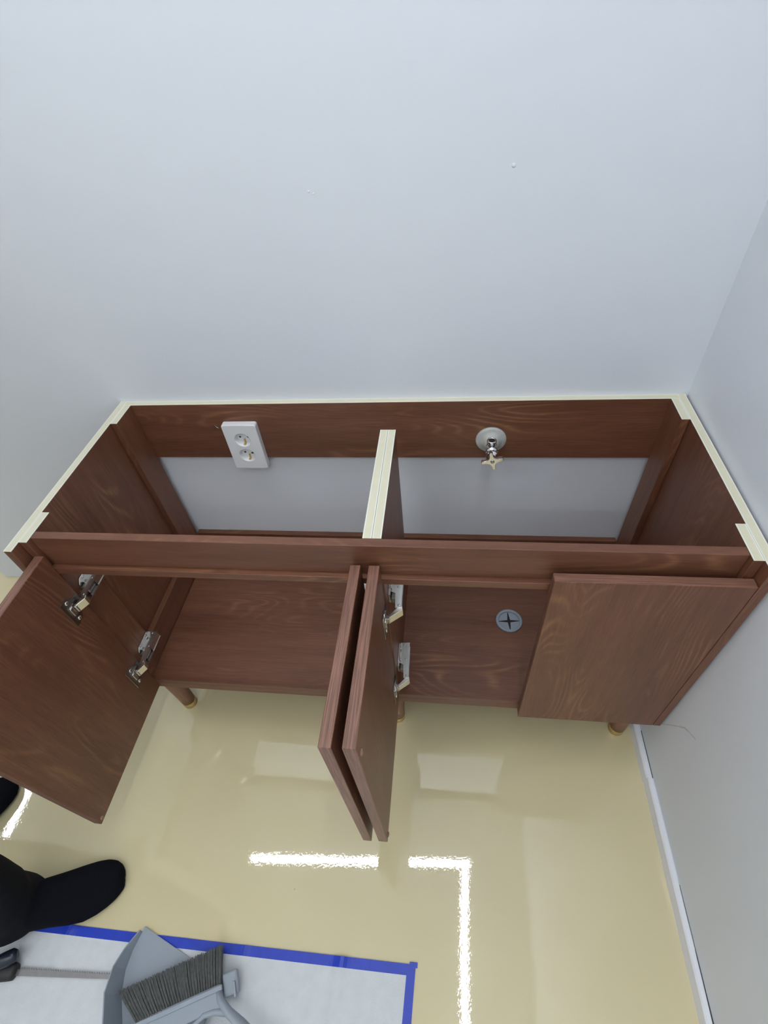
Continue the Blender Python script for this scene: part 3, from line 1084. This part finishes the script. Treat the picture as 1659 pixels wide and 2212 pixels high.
# body: one continuous skin surface
m = MB()
for (ank, knee, hip, heel, ang) in ((ankA, kneeA, hipA, heelA, ANG_A), (ankB, kneeB, hipB, heelB, ANG_B)):
    m.loft(foot_sections(heel + Vector((math.cos(ang), math.sin(ang), 0)) * 0.012, ang, 0.236, 0.070, 0.006, 1, 0.72))
    m.tube([ank + Vector((0, 0, 0.04)), ank + Vector((0, 0, 0.11)), ank.lerp(knee, 0.6) + Vector((0, 0, 0.05)), knee, knee.lerp(hip, 0.5), hip], [0.034, 0.034, 0.052, 0.052, 0.068, 0.080], 20)
m.loft([ell(pp_(0, 0, z), (0, 0, 1), rx, ry, PF) for z, rx, ry in ((0.80, .13, .09), (0.88, .165, .115), (0.98, .150, .105), (1.08, .140, .10), (1.20, .155, .11), (1.32, .165, .11), (1.40, .13, .09), (1.44, .07, .065))])
m.tube([pp_(0, 0, 1.40), pp_(0.01, 0, 1.47), pp_(0.02, 0, 1.53)], [0.058, 0.052, 0.052])
m.loft([ell(pp_(f, 0, z), (0, 0, 1), rx, ry, PF) for f, z, rx, ry in ((.035, 1.475, .030, .035), (.033, 1.495, .052, .070), (.028, 1.53, .064, .086), (.024, 1.58, .072, .094), (.018, 1.63, .074, .097), (.012, 1.67, .066, .086), (.008, 1.695, .042, .055), (.008, 1.703, .015, .02))])
m.loft([ell(pp_(f, 0, z), (0, 0, 1), rx, ry, PF, 10) for f, z, rx, ry in ((.115, 1.552, .015, .012), (.118, 1.560, .017, .020), (.118, 1.58, .010, .013), (.112, 1.60, .006, .008))])
m.loft([ell(pp_(f, 0, z), (0, 0, 1), rx, ry, PF, 10) for f, z, rx, ry in ((.104, 1.514, .02, .012), (.107, 1.521, .024, .014), (.105, 1.530, .02, .012))])
for s_ in (-1, 1):
    m.loft([ell(pp_(0.015, s_ * l_, 1.575), PL, rx, ry, None, 12) for l_, rx, ry in ((.066, .016, .026), (.078, .018, .030), (.084, .012, .02))])
    sh, el, wr_ = pp_(0, s_ * 0.175, 1.375), pp_(-0.02, s_ * 0.225, 1.10), pp_(0.10, s_ * 0.215, 0.875)
    m.tube([pp_(0, s_ * 0.11, 1.38), sh, sh.lerp(el, 0.5), el, el.lerp(wr_, 0.35), wr_], [0.055, 0.055, 0.045, 0.038, 0.036, 0.026], 16)
    fd = (wr_ - el).normalized()
    pm_ = wr_ + fd * 0.085
    m.tube([wr_, wr_ + fd * 0.03, wr_ + fd * 0.06, pm_], [(0.022, 0.026), (0.016, 0.036), (0.014, 0.040), (0.012, 0.038)], 16)
    for q_, (off, ln) in enumerate(((-0.030, 0.066), (-0.010, 0.076), (0.010, 0.071), (0.029, 0.056))):
        b0 = pm_ + PF * off * -0.6 + Vector((0, 0, off * 0.55))
        k1 = b0 + fd * ln * 0.5
        k2 = k1 + (fd * 0.75 - PL * s_ * 0.5 + Vector((0, 0, -0.1))).normalized() * ln * 0.5
        m.tube([b0 - fd * 0.012, b0, k1, k2], [0.0088, 0.0088, 0.008, 0.0065], 10)
    th0 = wr_ + fd * 0.03 + PF * 0.020 + Vector((0, 0, 0.012))
    m.tube([wr_ + fd * 0.015 + PF * 0.008, th0, th0 + (fd + PF * 0.7).normalized() * 0.032, th0 + (fd * 1.3 + PF * 0.35).normalized() * 0.060], [0.011, 0.011, 0.0098, 0.0075], 10)
body = m.build('body', 'skin', pr)
remesh(body, 0.0055, 3)
for s_ in (-1, 1):
    MB().loft([ell(pp_(f, s_ * 0.031, 1.600), PF, r, r * 0.6, None, 12) for f, r in ((.085, .010), (.098, .0125), (.1035, .009))]).build('eye', 'hair', pr)
hm = MB()
hm.loft([ell(pp_(f, 0, z), (0, 0, 1), rx, ry, PF) for f, z, rx, ry in ((-.030, 1.52, .050, .050), (-.022, 1.56, .074, .072), (-.012, 1.61, .083, .092), (.004, 1.65, .083, .103), (.008, 1.685, .070, .090), (.008, 1.712, .045, .058), (.008, 1.722, .015, .02))])
hair = hm.build('hair', 'hair', pr)
remesh(hair, 0.007, 3)
# socks
for (heel, ang, ank, knee, lat, ln, wd) in ((heelA, ANG_A, ankA, kneeA, 1, 0.264, 0.104), (heelB, ANG_B, ankB, kneeB, -1, 0.258, 0.100)):
    m = MB()
    m.loft(foot_sections(heel, ang, ln, wd, 0.0015, lat))
    m.tube([ank + Vector((0, 0, 0.035)), ank + Vector((0, 0, 0.08)), ank.lerp(knee, 0.3) + Vector((0, 0, 0.03)), ank.lerp(knee, 0.45) + Vector((0, 0, 0.03))], [0.041, 0.042, 0.050, 0.056], 22)
    so = m.build('sock', 'sock', pr)
    remesh(so, 0.0035, 6)
# trousers
m = MB()


def tr_leg(ank, knee, hip, dirx):
    sd = Vector((-dirx.y, dirx.x, 0)) * 0.010
    cs = [(ank - dirx * 0.016 + sd + Vector((0, 0, 0.026)), 0.068, 0.058), (ank - dirx * 0.014 + sd + Vector((0, 0, 0.050)), 0.072, 0.064), (ank - dirx * 0.014 + sd + Vector((0, 0, 0.085)), 0.067, 0.060),
          (ank - dirx * 0.010 + sd + Vector((0, 0, 0.12)), 0.070, 0.064), (ank.lerp(knee, 0.35) + sd + Vector((0, 0, 0.03)), 0.070, 0.064), (ank.lerp(knee, 0.7), 0.082, 0.078), (knee, 0.083, 0.082), (knee.lerp(hip, 0.5), 0.098, 0.098), (hip, 0.112, 0.112)]
    secs_ = []
    for i, (c, rx, ry) in enumerate(cs):
        s_ = Vector((-dirx.y, dirx.x, 0))
        ring = []
        for k in range(32):
            th = 2 * math.pi * k / 32
            w_ = 1 + 0.022 * math.sin(3 * th + i * 1.7) + 0.015 * math.sin(5 * th - i * 2.3)
            tilt = (-0.010 * math.cos(th)) if i < 2 else 0
            ring.append(c + dirx * rx * w_ * math.cos(th) + s_ * ry * w_ * math.sin(th) + Vector((0, 0, tilt)))
        secs_.append(ring)
    m.loft(secs_)


tr_leg(ankA, kneeA, hipA, Vector((math.cos(ANG_A), math.sin(ANG_A), 0)))
tr_leg(ankB, kneeB, hipB, Vector((math.cos(ANG_B), math.sin(ANG_B), 0)))
m.loft([ell(pp_(0, 0, z), (0, 0, 1), rx, ry, PF, 28) for z, rx, ry in ((0.78, .12, .10), (0.84, .185, .135), (0.92, .182, .132), (1.0, .165, .120), (1.04, .160, .116))])
tro = m.build('trousers', 'trouser', pr)
remesh(tro, 0.006, 5)
# shirt
m = MB()
m.loft([ell(pp_(0, 0, z), (0, 0, 1), rx, ry, PF, 28) for z, rx, ry in ((0.93, .19, .140), (1.0, .178, .132), (1.08, .168, .125), (1.20, .178, .130), (1.32, .185, .128), (1.40, .150, .108), (1.435, .085, .080))])
for s_ in (-1, 1):
    sh, el, wr_ = pp_(0, s_ * 0.175, 1.375), pp_(-0.02, s_ * 0.225, 1.10), pp_(0.10, s_ * 0.215, 0.875)
    m.tube([pp_(0, s_ * 0.10, 1.375), sh, sh.lerp(el, 0.5), el, el.lerp(wr_, 0.5), el.lerp(wr_, 0.92)], [0.068, 0.068, 0.058, 0.052, 0.046, 0.038], 18)
shirt = m.build('shirt', 'shirt', pr)
remesh(shirt, 0.008, 4)
